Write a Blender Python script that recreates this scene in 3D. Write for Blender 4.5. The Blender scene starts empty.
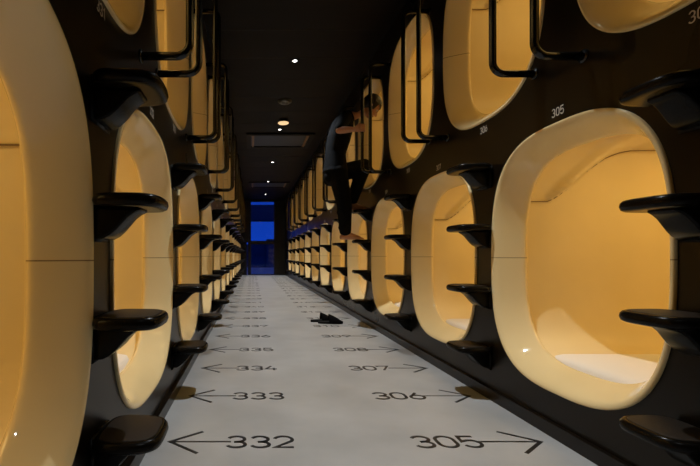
import bpy, bmesh, math, random
from mathutils import Vector, Matrix
random.seed(7)
SC = bpy.context.scene
COL = SC.collection

# ------------------------------------------------------------------ camera
FPX = 430.0
cam_d = bpy.data.cameras.new('camera'); cam = bpy.data.objects.new('camera', cam_d); COL.objects.link(cam)
cam_d.sensor_width = 36.0; cam_d.lens = FPX/700*36.0
cam.location = (0, 0, 0.8); cam.rotation_euler = (math.radians(90), 0, 0)
cam_d.shift_x = (350-252)/700.0          # lens shift: vanishing point at pixel (252, 255)
cam_d.shift_y = (255-233)/700.0
cam_d.clip_start = 0.02; cam_d.clip_end = 300
SC.camera = cam
SC.view_settings.view_transform = 'Standard'
SC.view_settings.look = 'None'
SC.view_settings.gamma = 1.0
SC.view_settings.use_curve_mapping = False
SC.view_settings.exposure = 0.06

# ------------------------------------------------------------------ world (blue dusk)
W = bpy.data.worlds.new('dusk'); SC.world = W; W.use_nodes = True
nt = W.node_tree; nt.nodes.clear()
wo = nt.nodes.new('ShaderNodeOutputWorld'); bg = nt.nodes.new('ShaderNodeBackground')
tc = nt.nodes.new('ShaderNodeTexCoord'); sp = nt.nodes.new('ShaderNodeSeparateXYZ'); cr = nt.nodes.new('ShaderNodeValToRGB')
nt.links.new(tc.outputs['Generated'], sp.inputs[0]); nt.links.new(sp.outputs['Z'], cr.inputs[0])
nt.links.new(cr.outputs[0], bg.inputs[0]); nt.links.new(bg.outputs[0], wo.inputs[0])
cr.color_ramp.elements[0].position = 0.0; cr.color_ramp.elements[0].color = (0.006, 0.060, 0.56, 1)
cr.color_ramp.elements[1].position = 0.3; cr.color_ramp.elements[1].color = (0.006, 0.030, 0.26, 1)
bg.inputs[1].default_value = 0.9

# light levels
DOWN_W = 51.0          # ceiling downlights
POD_W = 4.2            # lamp in each capsule
DOWN_COL = (0.90, 0.96, 1.0)
POD_COL = (1.0, 0.69, 0.225)

# ------------------------------------------------------------------ layout
XR, XL = 1.336, -0.45
ZC = 3.0
Y0, Y1 = -1.6, 17.2
PITCH = 1.2
HW, HH = 0.518, 0.595          # capsule opening half width, half height
LOWZ, UPZ = 0.19, 1.565        # bottoms of the lower and the upper openings
NEXP = 2.9

# ------------------------------------------------------------------ materials
def mat(name, col, rough=0.5, metal=0.0, coat=0.0, spec=0.5, emit=None, es=0.0):
    m = bpy.data.materials.new(name); m.use_nodes = True
    b = m.node_tree.nodes['Principled BSDF']
    b.inputs['Base Color'].default_value = (*col, 1); b.inputs['Roughness'].default_value = rough
    b.inputs['Metallic'].default_value = metal; b.inputs['Coat Weight'].default_value = coat
    b.inputs['Coat Roughness'].default_value = 0.08
    b.inputs['Specular IOR Level'].default_value = spec
    if emit:
        b.inputs['Emission Color'].default_value = (*emit, 1); b.inputs['Emission Strength'].default_value = es
    return m
def nodes(m): return m.node_tree.nodes, m.node_tree.links, m.node_tree.nodes['Principled BSDF']
def noise_mix(m, c1, c2, scale, lo=0.3, hi=0.7, detail=5, stretch=None, rough=None):
    N, L, b = nodes(m)
    t = N.new('ShaderNodeTexCoord'); mp = N.new('ShaderNodeMapping'); n = N.new('ShaderNodeTexNoise'); r = N.new('ShaderNodeValToRGB')
    if stretch: mp.inputs['Scale'].default_value = stretch
    n.inputs['Scale'].default_value = scale; n.inputs['Detail'].default_value = detail
    r.color_ramp.elements[0].position = lo; r.color_ramp.elements[0].color = (*c1, 1)
    r.color_ramp.elements[1].position = hi; r.color_ramp.elements[1].color = (*c2, 1)
    L.new(t.outputs['Object'], mp.inputs[0]); L.new(mp.outputs[0], n.inputs[0]); L.new(n.outputs[0], r.inputs[0]); L.new(r.outputs[0], b.inputs['Base Color'])
    if rough:
        rr = N.new('ShaderNodeMapRange'); rr.inputs[3].default_value = rough[0]; rr.inputs[4].default_value = rough[1]
        L.new(n.outputs[0], rr.inputs[0]); L.new(rr.outputs[0], b.inputs['Roughness'])
    return n, r
def math_node(N, L, op, a, b=None):
    m = N.new('ShaderNodeMath'); m.operation = op
    for i, v in enumerate((a, b)):
        if v is None: continue
        if hasattr(v, 'links'): L.new(v, m.inputs[i])
        else: m.inputs[i].default_value = v
    return m.outputs[0]

M = {}
def cream(name, seam):
    m = mat(name, (0.80, 0.68, 0.46), 0.05, 0, 0.0)
    N, L, b = nodes(m)
    n, r = noise_mix(m, (0.77, 0.62, 0.335), (0.83, 0.67, 0.37), 2.2, 0.35, 0.65, 3)
    if seam:
        t = N.new('ShaderNodeTexCoord'); s = N.new('ShaderNodeSeparateXYZ'); L.new(t.outputs['Object'], s.inputs[0])
        d = math_node(N, L, 'ABSOLUTE', math_node(N, L, 'SUBTRACT', s.outputs['Z'], HH))
        k = math_node(N, L, 'LESS_THAN', d, 0.0018)
        mx = N.new('ShaderNodeMix'); mx.data_type = 'RGBA'
        L.new(k, mx.inputs[0]); L.new(r.outputs[0], mx.inputs[6]); mx.inputs[7].default_value = (0.28, 0.19, 0.09, 1)
        L.new(mx.outputs[2], b.inputs['Base Color'])
    return m
M['rim'] = cream('cream_plastic_rim', True)
M['shell'] = cream('cream_plastic_shell', False)
M['shell'].node_tree.nodes['Principled BSDF'].inputs['Roughness'].default_value = 0.42
M['joint'] = mat('brown_joint_line', (0.22, 0.14, 0.06), 0.6)
M['sheet'] = mat('white_bedding', (0.80, 0.76, 0.70), 0.9)
M['wall'] = mat('black_gloss_wall', (0.013, 0.009, 0.006), 0.25, 0, 0.0, 0.25)
noise_mix(M['wall'], (0.003, 0.0019, 0.001), (0.006, 0.0038, 0.0018), 1.3, 0.3, 0.7, 3, None, (0.24, 0.34))
M['ceil'] = mat('dark_board_ceiling', (0.02, 0.014, 0.009), 0.6, spec=0.15)
N, L, b = nodes(M['ceil'])
noise_mix(M['ceil'], (0.0022, 0.0014, 0.0008), (0.0055, 0.0034, 0.0018), 3.0, 0.3, 0.7, 6, (0.3, 6, 1))
M['groove'] = mat('ceiling_groove', (0.004, 0.003, 0.002), 0.8)
M['trim'] = mat('dark_brown_skirting', (0.006, 0.004, 0.0025), 0.3, spec=0.3)
M['floor'] = mat('grey_floor', (0.42, 0.42, 0.41), 0.5)
noise_mix(M['floor'], (0.34, 0.345, 0.35), (0.44, 0.445, 0.45), 2.6, 0.3, 0.7, 8, None, (0.35, 0.5))
M['paint'] = mat('black_floor_paint', (0.012, 0.012, 0.013), 0.45)
M['decal'] = mat('pale_grey_lettering', (0.60, 0.57, 0.52), 0.5)
M['step'] = mat('black_lacquered_step', (0.005, 0.004, 0.003), 0.25, 0, 0.0, 0.1)
M['grip'] = mat('dark_brown_grip_mat', (0.014, 0.009, 0.005), 0.6, 0, 0, 0.3)
M['rail'] = mat('black_steel_tube', (0.005, 0.005, 0.0055), 0.2, 0.0, 0.0, 0.45)
M['frame'] = mat('black_window_frame', (0.008, 0.008, 0.009), 0.4)
M['black'] = mat('matte_black_plastic', (0.006, 0.006, 0.0065), 0.6, spec=0.2)
M['grey'] = mat('dark_grey_plastic', (0.12, 0.12, 0.11), 0.5)
M['lampglow'] = mat('lamp_diffuser', (0.9, 0.9, 0.9), 0.4, emit=(1, 0.96, 0.92), es=6.0)
M['lampwarm'] = mat('warm_lamp_diffuser', (0.9, 0.8, 0.6), 0.4, emit=(1, 0.66, 0.34), es=0.85)
M['podlamp'] = mat('capsule_lamp_diffuser', (0.9, 0.8, 0.6), 0.4, emit=(1, 0.62, 0.25), es=3.0)
M['conc'] = mat('terrace_concrete', (0.62, 0.55, 0.55), 0.8)
M['bld'] = mat('dark_building_outside', (0.05, 0.06, 0.09), 0.7)
M['steel'] = mat('bluish_steel_grille', (0.035, 0.045, 0.065), 0.45, 0.5)
M['brown'] = mat('brass_brown_edge', (0.20, 0.11, 0.04), 0.4)
g = bpy.data.materials.new('window_glass'); g.use_nodes = True
g.node_tree.nodes.clear()
go = g.node_tree.nodes.new('ShaderNodeOutputMaterial'); gm = g.node_tree.nodes.new('ShaderNodeMixShader')
gt = g.node_tree.nodes.new('ShaderNodeBsdfTransparent'); gg = g.node_tree.nodes.new('ShaderNodeBsdfGlossy'); gf = g.node_tree.nodes.new('ShaderNodeFresnel')
gt.inputs[0].default_value = (0.86, 0.90, 0.93, 1); gg.inputs['Roughness'].default_value = 0.03; gf.inputs[0].default_value = 1.45
g.node_tree.links.new(gf.outputs[0], gm.inputs[0]); g.node_tree.links.new(gt.outputs[0], gm.inputs[1])
g.node_tree.links.new(gg.outputs[0], gm.inputs[2]); g.node_tree.links.new(gm.outputs[0], go.inputs[0])
M['glass'] = g

# ------------------------------------------------------------------ helpers
def obj(name, bm, m, parent=None, smooth=True, loc=None):
    me = bpy.data.meshes.new(name); bm.to_mesh(me); bm.free()
    if smooth:
        for p in me.polygons: p.use_smooth = True
    for mm in (m if isinstance(m, (list, tuple)) else [m]): me.materials.append(mm)
    o = bpy.data.objects.new(name, me); COL.objects.link(o)
    if parent: o.parent = parent
    if loc: o.location = loc
    return o
def tag(o, label, cat, group=None, kind=None):
    o['label'] = label; o['category'] = cat
    if group: o['group'] = group
    if kind: o['kind'] = kind
    return o
def empty(name, loc=(0, 0, 0)):
    o = bpy.data.objects.new(name, None); COL.objects.link(o); o.location = loc; o.empty_display_size = 0.1
    return o
def struct(o): o['kind'] = 'structure'; return o
def copy_tree(o, parent=None):
    c = o.copy(); COL.objects.link(c)
    if parent: c.parent = parent
    for ch in list(o.children): copy_tree(ch, c)
    return c
def box(bm, a, b, mi=0):
    x0, y0, z0 = a; x1, y1, z1 = b
    v = [bm.verts.new(p) for p in ((x0,y0,z0),(x1,y0,z0),(x1,y1,z0),(x0,y1,z0),(x0,y0,z1),(x1,y0,z1),(x1,y1,z1),(x0,y1,z1))]
    for f in ((0,3,2,1),(4,5,6,7),(0,1,5,4),(1,2,6,5),(2,3,7,6),(3,0,4,7)):
        fc = bm.faces.new([v[i] for i in f]); fc.material_index = mi
    return v
def bevel_mesh(bm, w, seg=3, limit=0.5):
    es = [e for e in bm.edges if len(e.link_faces) == 2 and e.calc_face_angle(0) > limit]
    bmesh.ops.bevel(bm, geom=es, offset=w, segments=seg, profile=0.5, affect='EDGES')
def outline(a, b, n, N, cz=0.0):
    """superellipse outline, (y, z) pairs"""
    pts = []
    for i in range(N):
        t = 2*math.pi*i/N
        c, s = math.cos(t), math.sin(t)
        pts.append((a*math.copysign(abs(c)**(2/n), c), cz + b*math.copysign(abs(s)**(2/n), s)))
    return pts
def polar_outline(a, b, n, N):
    """same curve sampled evenly by arc length"""
    d = outline(a, b, n, 2000)
    L = [0]
    for i in range(2000):
        p, q = d[i], d[(i+1) % 2000]; L.append(L[-1]+math.hypot(p[0]-q[0], p[1]-q[1]))
    out = []; j = 0
    for i in range(N):
        t = L[-1]*i/N
        while L[j+1] < t: j += 1
        f = (t-L[j])/max(1e-9, L[j+1]-L[j]); p, q = d[j % 2000], d[(j+1) % 2000]
        out.append((p[0]+(q[0]-p[0])*f, p[1]+(q[1]-p[1])*f))
    return out
def loft(bm, rings, closed=True, cap0=False, cap1=False, flip=False):
    R = [[bm.verts.new(p) for p in r] for r in rings]
    n = len(R[0])
    for i in range(len(R)-1):
        for j in range(n if closed else n-1):
            q = (R[i][j], R[i][(j+1) % n], R[i+1][(j+1) % n], R[i+1][j])
            bm.faces.new(q[::-1] if flip else q)
    if cap0: bm.faces.new(R[0][::-1] if not flip else R[0])
    if cap1: bm.faces.new(R[-1] if not flip else R[-1][::-1])
    return R
def tube(bm, pts, r, seg=12, caps=True):
    pts = [Vector(p) for p in pts]; rings = []
    T = (pts[1]-pts[0]).normalized(); up = Vector((0, 1, 0)) if abs(T.y) < 0.9 else Vector((1, 0, 0))
    nrm = (up - T*up.dot(T)).normalized()
    for i, p in enumerate(pts):
        if i == 0: t = pts[1]-pts[0]
        elif i == len(pts)-1: t = pts[-1]-pts[-2]
        else: t = (pts[i+1]-pts[i]).normalized()+(pts[i]-pts[i-1]).normalized()
        t.normalize(); nrm = (nrm - t*nrm.dot(t)).normalized(); bn = t.cross(nrm)
        rr = r[i] if isinstance(r, (list, tuple)) else r
        rings.append([p + (nrm*math.cos(2*math.pi*k/seg)+bn*math.sin(2*math.pi*k/seg))*rr for k in range(seg)])
    loft(bm, rings, True, caps, caps)
def cyl(bm, c, r, h, seg=24, r2=None):
    x, y, z = c; r2 = r if r2 is None else r2
    loft(bm, [[(x+r*math.cos(2*math.pi*k/seg), y+r*math.sin(2*math.pi*k/seg), z) for k in range(seg)],
              [(x+r2*math.cos(2*math.pi*k/seg), y+r2*math.sin(2*math.pi*k/seg), z+h) for k in range(seg)]], True, True, True)

# ------------------------------------------------------------------ room shell
def wall(name, X, rows):
    """one sheet with a rounded hole for every capsule; rows = [(z0, z1, zc, [centres])]"""
    bm = bmesh.new()
    for z0, z1, zc, ys in rows:
        edges = [ys[0]-PITCH/2] + [y+PITCH/2 for y in ys]
        for y in ys:
            hole = polar_outline(HW-0.012, HH-0.012, NEXP, 96)
            corners = [(-PITCH/2, z0-zc), (PITCH/2, z0-zc), (PITCH/2, z1-zc), (-PITCH/2, z1-zc)]
            angs = [math.atan2(p[1], p[0]) for p in hole]
            snap = {min(range(96), key=lambda i: abs(math.remainder(angs[i]-math.atan2(c[1], c[0]), 2*math.pi))): c for c in corners}
            outer = []
            for i, p in enumerate(hole):
                if i in snap: outer.append(snap[i]); continue
                k = []
                if abs(p[0]) > 1e-9: k.append((PITCH/2)/abs(p[0]))
                if p[1] > 1e-9: k.append((z1-zc)/p[1])
                if p[1] < -1e-9: k.append((z0-zc)/p[1])
                outer.append((p[0]*min(k), p[1]*min(k)))
            loft(bm, [[(X, y+a, zc+b) for a, b in hole], [(X, y+a, zc+b) for a, b in outer]])
        for a, b in ((Y0, edges[0]), (edges[-1], Y1)):
            if b-a > 1e-4:
                bm.faces.new([bm.verts.new(p) for p in ((X, a, z0), (X, b, z0), (X, b, z1), (X, a, z1))])
    return struct(obj(name, bm, M['wall'], smooth=False))
LR = [(1.868+PITCH*k) for k in range(12)]; LL = [(0.68+PITCH*k) for k in range(14)]
UR = [(1.27+PITCH*k) for k in range(12)]; UL = [(1.28+PITCH*k) for k in range(13)]
ZM = 1.483
wall('wall_right', XR, [(0.0, ZM, LOWZ+HH, LR), (ZM, ZC, UPZ+HH, UR)])
wall('wall_left', XL, [(0.0, ZM, LOWZ+HH, LL), (ZM, ZC, UPZ+HH, UL)])
bm = bmesh.new(); box(bm, (XL-0.02, Y0-.05, -0.1), (XR+0.02, Y1+0.1, 0)); struct(obj('floor', bm, M['floor'], smooth=False))
bm = bmesh.new(); box(bm, (XL-0.02, Y0-.05, ZC), (XR+0.02, Y1+0.1, ZC+0.1), 0)
y = -1.2
while y < Y1:
    box(bm, (XL, y, ZC-0.0012), (XR, y+0.012, ZC+0.001), 1); y += 0.6
struct(obj('ceiling', bm, [M['ceil'], M['groove']], smooth=False))
for nm, x0, x1 in (('baseboard_right', XR-0.022, XR+0.01), ('baseboard_left', XL-0.01, XL+0.022)):
    bm = bmesh.new(); box(bm, (x0, Y0, 0), (x1, Y1, 0.060)); bevel_mesh(bm, 0.004, 2); struct(obj(nm, bm, M['trim'], smooth=False))
bm = bmesh.new(); box(bm, (XL-.1, Y0-0.1, -.1), (XR+.1, Y0, ZC+.1)); struct(obj('wall_back', bm, M['wall'], smooth=False))
# far wall round the window
WX0, WX1, WZ1 = -0.06, 0.90, 2.96
bm = bmesh.new()
box(bm, (WX1, Y1, 0), (XR+.02, Y1+.12, ZC)); box(bm, (XL-.02, Y1, 0), (WX0-.22, Y1+.12, ZC)); box(bm, (WX0-.22, Y1, WZ1), (WX1, Y1+.12, ZC))
box(bm, (WX0-.10, Y1, 1.3), (WX0, Y1+.12, WZ1)); box(bm, (WX0-.22, Y1, 1.3), (WX0-.1, Y1+.12, WZ1))
struct(obj('wall_far', bm, M['frame'], smooth=False))
wf = struct(empty('window_1', ((WX0+WX1)/2, Y1, 0)))
cx = (WX0+WX1)/2
bm = bmesh.new()
for a, b_ in (((WX0-.10-cx, 0, 0), (WX0-cx, .1, 1.3)), ((WX0-cx, 0, 1.23), (WX1-cx, .1, 1.37)), ((WX0-cx, 0, 0), (WX1-cx, .1, .03)),
              ((WX0-cx, .0, 2.93), (WX1-cx, .1, 2.96)), ((WX0-cx, .02, 0), (WX0+.02-cx, .09, 2.96)), ((WX1-.02-cx, .02, 0), (WX1-cx, .09, 2.96)),
              ((WX0-.22-cx, .0, 0), (WX0-.15-cx, .1, 1.3))):
    box(bm, a, b_)
struct(obj('window_frame', bm, M['frame'], wf, smooth=False))
for a, b_ in (((WX0-cx, .045, 1.37), (WX1-cx, .055, 2.93)), ((WX0-cx, .045, .03), (WX1-cx, .055, 1.23)), ((WX0-.15-cx, .045, .0), (WX0-.1-cx, .055, 1.3))):
    bm = bmesh.new(); box(bm, a, b_); struct(obj('window_pane', bm, M['glass'], wf, smooth=False))
# outside the window
bm = bmesh.new(); box(bm, (-12, Y1+.13, -.12), (14, 28, -.02))
tag(obj('terrace', bm, M['conc'], smooth=False), 'pale terrace floor outside the far window', 'terrace')
bm = bmesh.new(); box(bm, (-8, 30, -3), (10, 34, 1.55)); box(bm, (1.0, 29.8, -3), (1.9, 30, 1.9)); box(bm, (-8, 29.9, .6), (10, 30, .72), 0)
tag(obj('low_building', bm, M['bld'], smooth=False), 'dark low building beyond the terrace, seen through the far window', 'building')
bm = bmesh.new(); box(bm, (-8, 25, 2.85), (10, 26.5, 3.72)); box(bm, (-8.3, 25.1, -.02), (-8, 26.4, 3.72)); box(bm, (10, 25.1, -.02), (10.3, 26.4, 3.72))
bevel_mesh(bm, .02, 1)
tag(obj('canopy', bm, M['bld'], smooth=False), 'dark canopy beam over the terrace, high in the far window', 'canopy')

# ------------------------------------------------------------------ capsules
INS = 0.092
IW, IH = HW-INS, HH-INS
PROFILE = [(0.006, 0.0), (-0.006, 0.0), (-0.010, 0.002), (-0.0115, 0.006), (-0.010, 0.013), (-0.004, 0.021), (0.007, 0.030), (0.025, 0.042),
           (0.050, 0.057), (0.078, 0.072), (0.100, 0.084), (0.110, 0.0885), (0.118, 0.0915), (0.125, 0.092), (0.131, 0.090), (0.136, 0.085), (0.139, 0.077), (0.140, 0.060)]
CW, CH, CT = HW-0.062, HH-0.075, 0.655      # the cabin behind the lip is a little larger than the throat
def smooth(a, b, x):
    t = max(0, min(1, (x-a)/(b-a))); return t*t*(3-2*t)
SEAM = [(.08, .905), (.25, .905), (.29, .925), (.34, .965), (.413, 1.043), (.498, 1.119), (.56, 1.146), (.62, 1.155), (2.3, 1.157)]
def seam_z(d):
    for (a, za), (b, zb) in zip(SEAM, SEAM[1:]):
        if d <= b: return za+(zb-za)*(d-a)/(b-a)
    return SEAM[-1][1]
def bulge(d, z):
    zs = seam_z(d)
    dn = 0.240 + max(0, (z-0.91))*0.72            # front line of the moulding, leans back towards the top
    return 0.055*smooth(zs-0.004, zs+0.012, z)*smooth(dn-0.012, dn+0.022+max(0, z-0.9)*0.3, d)
def make_pod(sg, name='capsule_pod'):
    root = empty(name)
    N = 128
    bm = bmesh.new(); rings = []
    o = polar_outline(HW, HH, NEXP, N); inn = polar_outline(IW, IH, 3.0, N)
    for d, f in PROFILE:
        k = f/INS
        rings.append([(sg*d, o[i][0]*(1-k)+inn[i][0]*k, HH+o[i][1]*(1-k)+inn[i][1]*k) for i in range(N)])
    loft(bm, rings, flip=(sg > 0)); obj('rim', bm, M['rim'], root)
    # inner shell with the moulded niche high on each side
    N2 = 220
    inn = [(a, b_*(CT/CH) if b_ > 0 else b_) for a, b_ in polar_outline(CW, CH, 3.4, N2)]
    thr = [(a, b_) for a, b_ in polar_outline(HW-.078, HH-.078, 3.1, N2)]
    ds = [0.142+0.0125*i for i in range(42)] + [0.7, 0.9, 1.2, 1.6, 1.95, 2.02, 2.05]
    bm = bmesh.new(); rings = [[(sg*0.136, a, HH+b_) for a, b_ in thr]]
    for d in ds:
        ring = []
        flare = 1.0 + 0.0*d
        for (a, b_) in inn:
            z = HH+b_
            s = abs(a)/CW
            off = 0.0
            if s > 0.2:
                zs = seam_z(d)
                off = bulge(d, z)*smooth(0.2, 0.55, s)
                grv = math.exp(-((z-zs)/0.006)**2)
                off -= 0.006*grv*smooth(0.2, 0.6, s)*(1 if d < 1.9 else 0)
            k = 1.0
            if d > 1.9: k = 1-0.12*((d-1.9)/0.15)**2
            ring.append((sg*d, (a-math.copysign(off, a))*k, HH+(z-HH)*k))
        rings.append(ring)
    loft(bm, rings, cap1=True, flip=(sg > 0)); obj('inner_shell', bm, M['shell'], root)
    # joint line of the moulding, on both side panels
    bm = bmesh.new()
    for sy in (1, -1):
        pts = []
        for i in range(60):
            d = 0.135+(1.85-0.135)*(i/59)**1.8
            z = seam_z(d)
            t = (z-HH)/CT; a = CW*(1-abs(t)**3.4)**(1/3.4)
            pts.append((sg*d, sy*(a-0.0065-bulge(d, z-0.008)), z-0.008))
        tube(bm, pts, 0.0026, 6)
    obj('panel_joint', bm, M['joint'], root)
    # mattress
    bm = bmesh.new()
    rg = []
    for h, ins in ((-.02, 0.0), (0.02, 0.0), (0.04, 0.006), (0.052, 0.022), (0.057, 0.06)):
        pts = []
        for i in range(48):
            t = 2*math.pi*i/48; c, s = math.cos(t), math.sin(t)
            pts.append((sg*(1.075+(0.925-ins)*math.copysign(abs(c)**0.22, c)), (0.435-ins)*math.copysign(abs(s)**0.3, s), 0.055+h+0.0))
        rg.append(pts)
    loft(bm, rg, cap0=True, cap1=True); obj('mattress', bm, M['sheet'], root)
    bm = bmesh.new(); box(bm, (-0.2, -0.05, 0), (0.2, 0.05, 0.018)); bevel_mesh(bm, 0.006, 2)
    obj('lamp', bm, M['podlamp'], root, loc=(sg*0.85, 0, HH+CT-0.018))
    return root
def pod_light(parent, sg, w, name='capsule_light'):
    l = bpy.data.lights.new(name, 'AREA'); l.shape = 'RECTANGLE'; l.size = 1.3; l.size_y = 0.3; l.energy = w; l.color = POD_COL
    o = bpy.data.objects.new(name, l); COL.objects.link(o); o.parent = parent; o.location = (sg*0.95, 0, HH+CT-0.05)
    return o
protoR = make_pod(1); protoL = make_pod(-1)
rnd = random.Random(3)
def place(proto, used, x, y, z, num, row, side, sg):
    p = proto if not used else copy_tree(proto)
    p.location = (x, y, z); p.name = 'capsule_pod'
    tag(p, f'cream rounded capsule opening number {num}, {row} row of the {side} wall', 'capsule bed', f'{row} capsules of the {side} wall')
    return p
allp = []
for i, y in enumerate(LR): allp.append((protoR, i > 0, XR, y, LOWZ, 305+2*i, 'lower', 'right', 1))
for i, y in enumerate(UR): allp.append((protoR, True, XR, y, UPZ, 304+2*i, 'upper', 'right', 1))
for i, y in enumerate(LL): allp.append((protoL, i > 0, XL, y, LOWZ, 330+2*i, 'lower', 'left', -1))
for i, y in enumerate(UL): allp.append((protoL, True, XL, y, UPZ, 331+2*i, 'upper', 'left', -1))
placed = [place(*a) for a in allp]
for p, a in zip(placed, allp):
    k = rnd.choice((0.8, 1.0, 1.0, 1.25)) if a[3] > 3.2 else 1.0
    l_ = pod_light(p, a[8], POD_W*k*(0.85 if a[6] == 'upper' else 1.0))
    if a[3] > 4 and rnd.random() < .35: l_.data.color = (1.0, 0.80, 0.50)

# ------------------------------------------------------------------ steps
STEP_Z = [0.29, 0.628, 0.970, 1.308]
def make_step(sg):
    root = empty('climbing_step')
    # tread: rounded pad, u = distance out of the wall, v along the wall
    def pad(ex):
        pts = []; n = 64
        for i in range(n):
            t = 2*math.pi*i/n; c, s = math.cos(t), math.sin(t)
            u = 0.0975 + (0.0975+ex)*math.copysign(abs(c)**0.55, c)
            hv = (0.124+ex) * (1 - 0.18*max(0, u)/0.21)
            v = hv*math.copysign(abs(s)**0.55, s)
            pts.append((u, v))
        return pts
    bm = bmesh.new(); rg = []
    for z, e in ((-0.036, -0.030), (-0.036, -0.014), (-0.031, -0.004), (-0.020, 0.0), (-0.009, -0.002), (-0.002, -0.008), (0, -0.014), (-0.0015, -0.017), (-0.0015, -0.05)):
        rg.append([(-sg*u, v, z) for u, v in pad(e)])
    loft(bm, rg, cap0=True, cap1=True, flip=(sg > 0)); obj('tread', bm, M['step'], root)
    bm = bmesh.new(); loft(bm, [[(-sg*u, v, z) for u, v in pad(e)] for z, e in ((-0.002, -0.018), (0.001, -0.0185), (0.0016, -0.021))], cap0=True, cap1=True, flip=(sg > 0))
    obj('grip_mat', bm, M['grip'], root)
    # bracket: S-curved gusset below
    side = [(0.0, -0.035), (0.134, -0.035), (0.128, -0.042), (0.112, -0.050), (0.096, -0.062), (0.080, -0.080), (0.064, -0.098), (0.046, -0.114), (0.026, -0.124), (0.0, -0.126)]
    bm = bmesh.new()
    def w(u, z): return 0.062 - 0.018*(u/0.15)
    A = [bm.verts.new((-sg*u, -w(u, z), z)) for u, z in side]; B = [bm.verts.new((-sg*u, w(u, z), z)) for u, z in side]
    bm.faces.new(A); bm.faces.new(B[::-1])
    for i in range(len(side)): bm.faces.new((A[i], B[i], B[(i+1) % len(side)], A[(i+1) % len(side)]))
    bmesh.ops.recalc_face_normals(bm, faces=bm.faces)
    bevel_mesh(bm, 0.008, 3, 0.9); obj('bracket', bm, M['step'], root)
    # wall plate
    bm = bmesh.new(); box(bm, (-0.005, -0.072, -0.132), (0.005, 0.072, -0.004)); bevel_mesh(bm, 0.005, 2); obj('wall_plate', bm, M['step'], root)
    return root
ORD = ['lowest', 'second', 'third', 'topmost']
for sg, X, ncol, side, n0 in ((1, XR, 12, 'right', 303), (-1, XL, 14, 'left', 330)):
    proto = make_step(sg); first = True
    for c in range(ncol):
        for k, z in enumerate(STEP_Z):
            s = proto if first else copy_tree(proto); first = False
            s.location = (X-sg*0.001, 1.27+PITCH*c, z)
            nb = n0 + 2*c
            tag(s, f'{ORD[k]} black climbing step on the {side} wall, in the column just past capsule {nb}', 'step', f'black climbing steps on the {side} wall')

# ------------------------------------------------------------------ grab rails
def make_rail(sg, z0, z1):
    root = empty('grab_rail')
    P = 0.20; r = 0.055; pts = [(0, 0, 0)]
    def arc(cu, cz, a0, a1):
        for i in range(9):
            a = math.radians(a0+(a1-a0)*i/8); pts.append((cu+r*math.cos(a), 0, cz+r*math.sin(a)))
    H = z1-z0
    arc(P-r, r, -90, 0); arc(P-r, H-r, 0, 90); pts.append((0, 0, H))
    bm = bmesh.new(); tube(bm, [(-sg*u, v, w) for u, v, w in pts], 0.0165, 14); obj('tube', bm, M['rail'], root)
    for zz in (0, H):
        bm = bmesh.new(); tube(bm, [(sg*0.002, 0, zz), (-sg*0.008, 0, zz)], 0.026, 18); obj('flange', bm, M['rail'], root)
    return root
for sg, X, n, side in ((1, XR, 11, 'right'), (-1, XL, 12, 'left')):
    for j, (dy, z0) in enumerate(((-0.15, 1.60), (0.15, 1.655))):
        proto = make_rail(sg, z0, 2.63); first = True
        for c in range(n):
            s = proto if first else copy_tree(proto); first = False
            s.location = (X, 1.88+PITCH*c+dy, z0)
            a = (304 if sg > 0 else 331)+2*c
            tag(s, f'{("nearer", "farther")[j]} black tube rail between upper capsules {a} and {a+2} on the {side} wall', 'grab rail', f'black grab rails on the {side} wall')

# ------------------------------------------------------------------ lettering: single-stroke digits, unit height 1, width .62
def arcp(cx, cy, rx, ry, a0, a1, n=12):
    return [(cx+rx*math.cos(math.radians(a0+(a1-a0)*i/n)), cy+ry*math.sin(math.radians(a0+(a1-a0)*i/n))) for i in range(n+1)]
w_ = 0.62; hw = w_/2
DIG = {
 '0': [arcp(hw, .69, hw, .31, 0, 180) + arcp(hw, .31, hw, .31, 180, 360) + [(w_, .69)]],
 '1': [[(hw-.2, .80), (hw+.05, 1.0), (hw+.05, 0)]],
 '2': [arcp(hw, .70, hw, .30, 165, -35, 14) + [(0, 0), (w_, 0)]],
 '3': [arcp(hw, .74, hw*.92, .26, 160, -90, 14) + [(hw-.08, .48)], [(hw-.08, .48), (hw, .48)] + arcp(hw, .24+.0, hw, .26, 80, -160, 16)],
 '4': [[(hw+.0, 1.0), (0, .28), (w_, .28)], [(w_*.74, .52), (w_*.74, 0)]],
 '5': [[(w_*.92, 1.0), (.06, 1.0), (.03, .52)] + arcp(hw, .31, hw, .31, 120, -155, 16)],
 '6': [[(w_*.66, 1.0), (.06, .44)], arcp(hw, .30, hw, .30, 0, 360, 22)],
 '7': [[(0, .84), (0, 1.0), (w_, 1.0), (w_*.32, 0)]],
 '8': [arcp(hw, .75, hw*.86, .25, 0, 360, 20), arcp(hw, .26, hw, .26, 0, 360, 20)],
 '9': [[(w_*.34, 0), (w_-.06, .56)], arcp(hw, .70, hw, .30, 0, 360, 22)],
}
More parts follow.
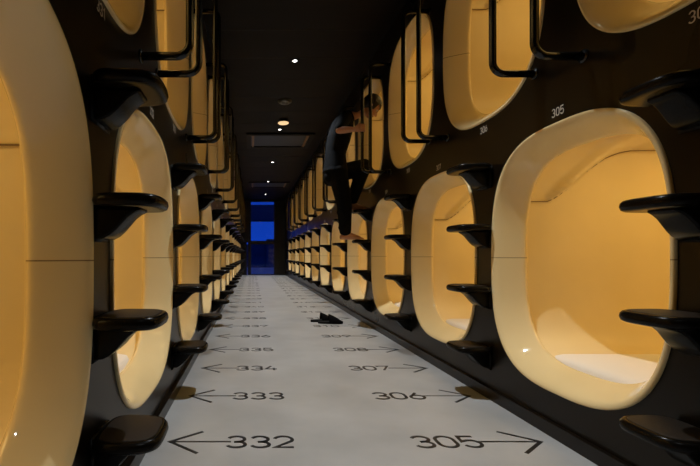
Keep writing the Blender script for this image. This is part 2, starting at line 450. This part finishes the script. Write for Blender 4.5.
def ribbon(bm, pts, w, fn, th):
    """pts 2-D in real units; fn maps (a, b, h) to 3-D; builds a strip of width w and thickness th with square ends"""
    P = [Vector(p) for p in pts]
    P = [P[0]] + [p for i, p in enumerate(P[1:]) if (p-P[i]).length > 1e-7]
    n = len(P); Lf, Rt = [], []
    for i in range(n):
        if i == 0: t = (P[1]-P[0]).normalized(); k = 1
        elif i == n-1: t = (P[-1]-P[-2]).normalized(); k = 1
        else:
            t1, t2 = (P[i]-P[i-1]).normalized(), (P[i+1]-P[i]).normalized(); t = (t1+t2)
            if t.length < 1e-5: t = t1.copy()
            t.normalize(); k = min(2.2, 1/max(.2, t.dot(t1)))
        nn = Vector((-t.y, t.x))*w/2*k
        Lf.append(P[i]+nn); Rt.append(P[i]-nn)
    rings = [[fn(Lf[i].x, Lf[i].y, 0), fn(Lf[i].x, Lf[i].y, th), fn(Rt[i].x, Rt[i].y, th), fn(Rt[i].x, Rt[i].y, 0)] for i in range(n)]
    loft(bm, rings, True, True, True)
def write(bm, text, x0, y0, sx, h, adv, w, fn, th):
    """sx = width scale (digit width = .62*sx)"""
    for c in text:
        for st in DIG[c]: ribbon(bm, [(x0+a*sx, y0+b_*h) for a, b_ in st], w, fn, th)
        x0 += adv
def flr(a, b_, h): return (a, b_, h)
def floor_mark(num, y, right):
    yc = y
    root = empty('floor_number', ((0.95 if right else -0.08), yc, 0))
    ox = root.location.x
    bm = bmesh.new()
    x0 = (0.692 if right else -0.105)-ox
    write(bm, str(num), x0, -0.053, 0.123, 0.106, 0.1015, 0.0158, flr, 0.0012); obj('number', bm, M['paint'], root, smooth=False)
    bm = bmesh.new()
    if right: tip, tail, s = 1.237-ox, 0.965-ox, -1
    else: tip, tail, s = -0.351-ox, -0.09-ox, 1
    ribbon(bm, [(tail, 0), (tip, 0)], 0.0115, flr, 0.0010)
    ribbon(bm, [(tip+s*0.130, 0.105), (tip, 0), (tip+s*0.130, -0.108)], 0.015, flr, 0.0014)
    obj('arrow', bm, M['paint'], root, smooth=False)
    tag(root, f'black number {num} painted on the grey floor with an arrow to the {"right" if right else "left"} wall', 'floor marking',
        f'painted numbers along the {"right" if right else "left"} side of the floor')
for k in range(24):
    floor_mark(305+k, 1.842+0.6*k, True)
for k in range(25):
    floor_mark(332+k, 1.842+0.6*k, False)
# small numbers on the walls
def wall_mark(num, y, z, sg, X):
    bm = bmesh.new()
    fn = (lambda a, b_, h: (-sg*h, -sg*a*1.0, b_)) if sg > 0 else (lambda a, b_, h: (h, a, b_))
    write(bm, str(num), -0.034, -0.016, 0.029, 0.034, 0.0265, 0.0042, fn, 0.0008)
    o = obj('capsule_number', bm, M['decal'], None, smooth=False); o.location = (X-sg*0.0004, y, z)
    tag(o, f'small pale number {num} on the black {"right" if sg > 0 else "left"} wall', 'number sign', f'small numbers on the {"right" if sg > 0 else "left"} wall')
for k in range(12):
    wall_mark(305+2*k, 1.88+PITCH*k, 1.4265, 1, XR); wall_mark(304+2*k, 1.28+PITCH*k, 1.522, 1, XR)
    wall_mark(332+2*k, 1.99+PITCH*k-.06, 1.44, -1, XL); wall_mark(331+2*k, 1.28+PITCH*k, 1.53, -1, XL)

# ------------------------------------------------------------------ ceiling fittings
CXL = 0.485
for i in range(7):
    y = 2.2 + 2.66*(i-1)
    root = empty('downlight', (CXL, y, ZC))
    bm = bmesh.new(); cyl(bm, (0, 0, -0.006), 0.052, 0.008, 28, 0.055); obj('trim_ring', bm, M['black'], root, smooth=False)
    bm = bmesh.new(); cyl(bm, (0, 0, -0.009), 0.024, 0.004, 24); obj('diffuser', bm, M['lampglow'], root, smooth=False)
    l = bpy.data.lights.new('downlight_beam', 'SPOT'); l.energy = DOWN_W*4; l.color = DOWN_COL; l.spot_size = math.radians(80); l.spot_blend = 1.0; l.shadow_soft_size = 0.02
    lo = bpy.data.objects.new('downlight_beam', l); COL.objects.link(lo); lo.parent = root; lo.location = (0, 0, -0.03)
    pos = ['behind the camera', 'above the nearest arrows', 'nearest in view', 'second in view', 'third in view', 'fourth in view', 'last before the window'][i]
    tag(root, f'small round white downlight in the dark ceiling, {pos}', 'downlight', 'downlights along the ceiling')
r = empty('smoke_detector', (0.47, 6.14, ZC))
bm = bmesh.new(); cyl(bm, (0, 0, -0.035), 0.07, 0.02, 28, 0.09); cyl(bm, (0, 0, -0.015), 0.10, 0.015, 28); obj('housing', bm, M['grey'], r)
bm = bmesh.new(); cyl(bm, (0, 0, -0.045), 0.03, 0.012, 20, 0.045); obj('sensor', bm, M['grey'], r)
tag(r, 'dim round detector on the ceiling before the warm dome lamp', 'smoke detector')
r = empty('dome_lamp', (0.51, 7.0, ZC))
bm = bmesh.new(); cyl(bm, (0, 0, -0.045), 0.085, 0.045, 28, 0.07); obj('housing', bm, M['black'], r)
bm = bmesh.new(); rr = [(0.085, -0.045), (0.088, -0.052), (0.08, -0.062), (0.05, -0.071), (0.01, -0.074)]
loft(bm, [[(a*math.cos(2*math.pi*k/28), a*math.sin(2*math.pi*k/28), z) for k in range(28)] for a, z in rr], cap1=True); obj('glass_dome', bm, M['lampwarm'], r)
tag(r, 'small black ceiling lamp with a glowing warm dome underneath', 'ceiling lamp')
for y0, y1, lb in ((7.75, 8.75, 'long black air vent in the ceiling with pale blue grille, nearer one'), (12.9, 13.9, 'long black air vent in the ceiling, farther one by the window')):
    r = empty('air_vent', (0.52, (y0+y1)/2, ZC)); h = (y1-y0)/2
    bm = bmesh.new()
    box(bm, (-.62, -h, -.03), (.62, -h+.09, 0)); box(bm, (-.62, h-.09, -.03), (.62, h, 0)); box(bm, (-.62, -h+.09, -.03), (-.54, h-.09, 0)); box(bm, (.54, -h+.09, -.03), (.62, h-.09, 0))
    obj('frame', bm, M['black'], r, smooth=False)
    bm = bmesh.new(); box(bm, (-.54, -h+.09, -.012), (.54, h-.09, -.004)); obj('panel', bm, M['steel'], r, smooth=False)
    for s in (-1, 1):
        bm = bmesh.new(); box(bm, (s*.50-.02, -h+.1, -.028), (s*.50+.02, h-.1, -.012)); obj('slat', bm, M['brown'], r, smooth=False)
    tag(r, lb, 'air vent', 'air vents in the ceiling')

# ------------------------------------------------------------------ slippers
def slipper(loc, rz, label):
    root = empty('slipper', loc); root.rotation_euler = (0, 0, rz)
    out = []
    for i in range(40):
        t = 2*math.pi*i/40; c, s = math.cos(t), math.sin(t)
        x = 0.145*math.copysign(abs(c)**0.85, c); out.append((x, (0.046+0.010*x/0.145)*math.copysign(abs(s)**0.8, s)))
    bm = bmesh.new(); loft(bm, [[(x*k, y*k, z) for x, y in out] for z, k in ((0, .97), (.004, 1), (.022, 1), (.026, .97))], cap0=True, cap1=True)
    obj('sole', bm, M['black'], root)
    bm = bmesh.new(); rings = []
    for x, w, h in ((-0.02, .056, .112), (0.0, .057, .106), (0.04, .058, .088), (0.08, .056, .066), (0.115, .046, .043), (0.137, .028, .033), (0.146, .010, .027)):
        rings.append([(x+0.02*(math.sin(math.pi*i/16))*(1 if x < .02 else 0)*0, -w*math.cos(math.pi*i/16), 0.012+(h-0.012)*math.sin(math.pi*i/16)**0.8) for i in range(17)])
    rin = [[(p[0]+.002, p[1]*.92, 0.012+(p[2]-0.012)*.93) for p in r] for r in rings[:-1]]
    R = loft(bm, rings, closed=False); Q = loft(bm, rin, closed=False, flip=True)
    for j in range(16): bm.faces.new((R[0][j], Q[0][j], Q[0][j+1], R[0][j+1]))
    bm.faces.new(R[-1])
    obj('upper', bm, M['cloth2'], root)
    tag(root, label, 'slipper', 'pair of black slippers on the floor')
M['cloth2'] = mat('black_slipper_fabric', (0.004, 0.004, 0.0045), 0.9, spec=0.1)
slipper((0.915, 5.02, 0), math.radians(-4), 'black slipper on the grey floor beside number 310, nearer of the pair')
slipper((0.845, 5.16, 0), math.radians(6), 'black slipper on the grey floor beside number 310, farther of the pair')

# ------------------------------------------------------------------ the person climbing into capsule 310
M['skin'] = mat('skin', (0.44, 0.22, 0.13), 0.5); M['skin'].node_tree.nodes['Principled BSDF'].inputs['Subsurface Weight'].default_value = 0.06
M['cloth'] = mat('black_cotton', (0.012, 0.013, 0.016), 0.85, spec=0.08)
noise_mix(M['cloth'], (0.0025, 0.003, 0.004), (0.005, 0.0055, 0.007), 14)
M['hair'] = mat('black_hair', (0.010, 0.007, 0.005), 0.45)
M['lip'] = mat('lip_skin', (0.32, 0.12, 0.09), 0.5)
M['eye'] = mat('eye_white', (0.5, 0.5, 0.48), 0.3); M['iris'] = mat('dark_iris', (0.02, 0.012, 0.008), 0.2)
def ball(bm, c, r, sc=(1, 1, 1), rot=None, seg=20):
    m = Matrix.Translation(Vector(c)) @ (rot.to_4x4() if rot else Matrix()) @ Matrix.Diagonal((sc[0], sc[1], sc[2], 1))
    bmesh.ops.create_uvsphere(bm, u_segments=seg, v_segments=seg//2+2, radius=r, matrix=m)
def limb(bm, pts, rs, seg=16, flat=None):
    """tapered capsule chain"""
    for i in range(len(pts)-1):
        a, b_ = Vector(pts[i]), Vector(pts[i+1]); n = 6
        ps = [a.lerp(b_, k/n) for k in range(n+1)]; rr = [rs[i]+(rs[i+1]-rs[i])*k/n for k in range(n+1)]
        tube(bm, ps, rr, seg)
    for p, r_ in zip(pts, rs): ball(bm, p, r_*0.998, seg=14)
def torso_section(bm, secs, seg=24):
    """secs: (centre, half depth (x-ish), half width (y)), spine direction free"""
    rings = []
    for i, (c, a, b_) in enumerate(secs):
        c = Vector(c)
        t = (Vector(secs[min(i+1, len(secs)-1)][0])-Vector(secs[max(i-1, 0)][0])).normalized()
        side = Vector((0, 1, 0)); side = (side-t*side.dot(t)).normalized(); fr = side.cross(t)
        rings.append([c+fr*a*math.copysign(abs(math.cos(2*math.pi*k/seg))**.85, math.cos(2*math.pi*k/seg))+side*b_*math.copysign(abs(math.sin(2*math.pi*k/seg))**.85, math.sin(2*math.pi*k/seg)) for k in range(seg)])
    loft(bm, rings, True, True, True)
def fuse(name, bm, voxel, m, parent, it=6, mats=None):
    """fuse overlapping volumes into one continuous surface"""
    bmesh.ops.recalc_face_normals(bm, faces=bm.faces)
    me = bpy.data.meshes.new(name); bm.to_mesh(me); bm.free(); t = bpy.data.objects.new('tmp', me); COL.objects.link(t)
    r_ = t.modifiers.new('r', 'REMESH'); r_.mode = 'VOXEL'; r_.voxel_size = voxel
    s = t.modifiers.new('s', 'SMOOTH'); s.factor = 0.5; s.iterations = it
    bpy.context.view_layer.update(); dg = bpy.context.evaluated_depsgraph_get()
    out = bpy.data.meshes.new_from_object(t.evaluated_get(dg)); bpy.data.objects.remove(t); out.name = name
    out.materials.clear(); out.materials.append(m)
    for p in out.polygons: p.use_smooth = True
    o = bpy.data.objects.new(name, out); COL.objects.link(o); o.parent = parent; return o
PX, PY, PZ = 1.19, 4.88, 0.965
per = empty('person', (PX, PY, PZ))
def P(x, y, z): return Vector((x-PX, y-PY, z-PZ))
# joints (world)
hip = P(.955, 4.88, 1.76)
hipR, hipL = P(.955, 4.80, 1.73), P(.965, 4.97, 1.73)
kneeR, ankR = P(1.035, 4.82, 1.36), P(1.05, 4.84, 1.045)
kneeL, ankL = P(1.30, 4.98, 1.83), P(1.14, 4.94, 1.40)
chest = P(.985, 4.87, 2.10); neck0 = P(1.09, 4.87, 2.35); head = P(1.335, 4.84, 2.465)
shR, shL = P(1.02, 4.70, 2.30), P(1.04, 5.05, 2.30)
elR, wrR = P(.920, 4.545, 2.12), P(1.065, 4.465, 2.105)
elL, wrL = P(.935, 5.20, 2.10), P(1.065, 5.295, 2.23)
# --- body surface (skin)
bm = bmesh.new()
torso_section(bm, [(hip+Vector((0, 0, -.08)), .09, .14), (hip, .105, .155), (P(.95, 4.88, 1.92), .088, .13), (chest, .105, .155), (P(1.03, 4.87, 2.23), .10, .17), (P(1.07, 4.87, 2.31), .07, .12), (P(1.10, 4.87, 2.345), .05, .06)])
limb(bm, [neck0, P(1.18, 4.86, 2.39), head], [.056, .052, .05])
# head: skull, jaw, nose, ears; face looks towards +x and slightly down
Rh = Matrix.Rotation(math.radians(50), 3, 'Y')      # pitch the face down
def H(x, y, z): return head + Rh @ Vector((x, y, z))
ball(bm, H(-.01, 0, .035), .082, (1.15, .92, 1.02), Rh, 24)
ball(bm, H(.03, 0, -.03), .062, (1.0, .92, 1.25), Rh, 20)
ball(bm, H(.055, 0, -.085), .030, (1.0, 1.1, .8), Rh)
limb(bm, [H(.086, 0, .02), H(.112, 0, -.018)], [.008, .013]); ball(bm, H(.100, .012, -.022), .009); ball(bm, H(.100, -.012, -.022), .009)
limb(bm, [H(.080, -.035, .035), H(.088, 0, .032), H(.080, .035, .035)], [.010, .009, .010], 10)
ball(bm, H(.088, 0, -.050), .018, (.6, 1.3, .55), Rh)
for s in (-1, 1):
    ball(bm, H(-.012, s*.078, -.005), .030, (.7, .28, 1.05), Rh)
    ball(bm, H(.052, s*.042, -.012), .026, (1, .7, .9), Rh)
# legs
for hp, kn, an in ((hipR, kneeR, ankR), (hipL, kneeL, ankL)):
    mid = kn.lerp(an, .3)
    limb(bm, [hp, kn], [.082, .054]); limb(bm, [kn, mid+Vector((-.018, 0, 0)), an], [.053, .052, .034])
def foot(bm, an, sole):
    heel = Vector((an.x-.035, an.y, sole+.030)); ball(bm, heel, .030, (1.05, .9, 1))
    limb(bm, [an+Vector((0, 0, -.01)), Vector((an.x+.06, an.y, sole+.045)), Vector((an.x+.145, an.y, sole+.024))], [.035, .034, .024])
    limb(bm, [heel, Vector((an.x+.07, an.y-.01, sole+.024)), Vector((an.x+.15, an.y-.015, sole+.021))], [.029, .024, .022])
    limb(bm, [Vector((an.x+.05, an.y+.015, sole+.026)), Vector((an.x+.135, an.y+.022, sole+.020))], [.026, .020])
    for k in range(5):
        yy = an.y+.030-.0165*k; L_ = (.045, .042, .038, .032, .026)[4-k] if True else 0
        x0 = an.x+.150-.006*abs(k-4)
        limb(bm, [Vector((x0-.02, yy, sole+.017)), Vector((x0+L_*.6, yy, sole+.014)), Vector((x0+L_, yy, sole+.010))], [.0095 if k < 4 else .013, .0085 if k < 4 else .012, .0075 if k < 4 else .010], 10)
foot(bm, ankR, .972-PZ); foot(bm, ankL, 1.310-PZ)
# arms
for sh, el, wr in ((shR, elR, wrR), (shL, elL, wrL)):
    limb(bm, [sh, el], [.050, .038]); limb(bm, [el, el.lerp(wr, .35), wr], [.038, .038, .024])
# each hand holds the rail beside it
def grip(bm, wr, rail, s):
    """palm beside a vertical rail, four fingers wrapping round it, thumb on the other side"""
    rail = Vector((rail[0]-PX, rail[1]-PY, 0)); z0 = wr.z
    d = Vector((rail.x-wr.x, rail.y-wr.y, 0)).normalized(); n = Vector((-d.y, d.x, 0))*s     # d: towards the rail, n: side the palm lies on
    pal = Vector((rail.x, rail.y, z0)) + n*.026 - d*.022
    limb(bm, [wr, pal+Vector((0, 0, .022)), ], [.026, .021]); limb(bm, [wr, pal+Vector((0, 0, -.022))], [.025, .020])
    ball(bm, pal-d*.012, .034, (.9, .6, 1.05), Matrix.Rotation(math.atan2(d.y, d.x), 3, 'Z'))
    for k in range(4):
        zz = z0+.033-.0215*k; R0 = .0235; pts = []
        for a in (100, 55, 5, -50, -100)[: (4 if k == 3 else 5)]:
            a = math.radians(a); pts.append(Vector((rail.x, rail.y, zz+(.003 if k == 1 else 0)))+d*R0*math.cos(a)+n*R0*math.sin(a))
        limb(bm, pts, [.0105, .0100, .0095, .0088, .0080][:len(pts)], 10)
    limb(bm, [pal-d*.02+Vector((0, 0, .025)), Vector((rail.x, rail.y, z0+.052))-d*.026-n*.004, Vector((rail.x, rail.y, z0+.058))-d*.006-n*.024, Vector((rail.x, rail.y, z0+.052))+d*.012-n*.024], [.014, .0125, .011, .009], 10)
grip(bm, wrR, (1.136, 4.43), -1)
grip(bm, wrL, (1.136, 5.33), 1)
body = fuse('body', bm, 0.0065, M['skin'], per, 3)
# --- clothing
bm = bmesh.new()
torso_section(bm, [(P(.940, 4.88, 1.72), .142, .188), (P(.945, 4.88, 1.77), .132, .178), (P(.945, 4.88, 1.85), .120, .168), (P(.945, 4.88, 1.95), .112, .158), (P(.98, 4.87, 2.11), .128, .178), (P(1.02, 4.87, 2.25), .125, .195), (P(1.06, 4.87, 2.335), .098, .15), (P(1.10, 4.87, 2.365), .078, .09), (P(1.13, 4.868, 2.38), .066, .07)])
for sh, el in ((shR, elR), (shL, elL)):
    limb(bm, [sh+Vector((0, 0, .002)), sh.lerp(el, .88)], [.070, .060])
for s in (-1, 1): ball(bm, P(.93, 4.88+s*.09, 2.02), .05, (.6, .8, 1.3))
fuse('shirt', bm, 0.008, M['cloth'], per, 8)
bm = bmesh.new()
torso_section(bm, [(P(.96, 4.88, 1.64), .10, .14), (P(.952, 4.88, 1.72), .122, .165), (P(.95, 4.88, 1.80), .104, .148)])
ball(bm, P(.90, 4.83, 1.68), .092); ball(bm, P(.905, 4.94, 1.68), .092)
limb(bm, [hipR, kneeR, ankR+Vector((0, 0, .03))], [.112, .086, .068]); limb(bm, [hipL, kneeL, kneeL.lerp(ankL, .92)], [.112, .085, .066])
for q, r_ in ((.25, .084), (.5, .078), (.8, .072)): ball(bm, kneeR.lerp(ankR, q)+Vector((-.008, 0, 0)), r_, (1, 1, .5))
fuse('trousers', bm, 0.008, M['cloth'], per, 14)
# hair cap
bm = bmesh.new()
ball(bm, H(-.018, 0, .045), .098, (1.14, .98, 1.03), Rh, 24)
ball(bm, H(-.055, 0, .0), .082, (.85, 1.02, 1.05), Rh, 20)
limb(bm, [H(-.06, 0, 0), H(-.085, 0, -.07), P(1.17, 4.865, 2.405)], [.07, .062, .055])
rr_ = random.Random(5)
for i in range(60):
    a = rr_.uniform(0, 2*math.pi); e = rr_.uniform(-.2, 1.4)
    v = Vector((math.cos(a)*math.cos(e)*.098-.02, math.sin(a)*math.cos(e)*.084, .045+math.sin(e)*.088))
    if v.x > .055 and v.z < .075: continue
    ball(bm, H(*v), .015, (1.4, .8, .8), Matrix.Rotation(a, 3, 'Z'), 10)
hair = fuse('hair', bm, 0.006, M['hair'], per, 2)
# cut the hair away from the face
bmh = bmesh.new(); bmh.from_mesh(hair.data)
inv = Rh.inverted()
kill = [f for f in bmh.faces if (lambda q: q.x > .045 and q.z < .062-.0*q.y)(inv @ (f.calc_center_median()-head))]
bmesh.ops.delete(bmh, geom=kill, context='FACES'); bmh.to_mesh(hair.data); bmh.free()
for s in (-1, 1):
    bm = bmesh.new(); ball(bm, H(.076, s*.031, .016), .0125, seg=16); e = obj('eye', bm, M['eye'], per)
    bm = bmesh.new(); ball(bm, H(.0845, s*.031, .015), .006, seg=12); obj('iris', bm, M['iris'], e)
bm = bmesh.new(); limb(bm, [H(.093, -.022, -.052), H(.101, 0, -.050), H(.093, .022, -.052)], [.003, .0055, .003], 8); obj('lips', bm, M['lip'], per)
tag(per, 'person in black T-shirt and black trousers climbing barefoot up the right wall', 'person')
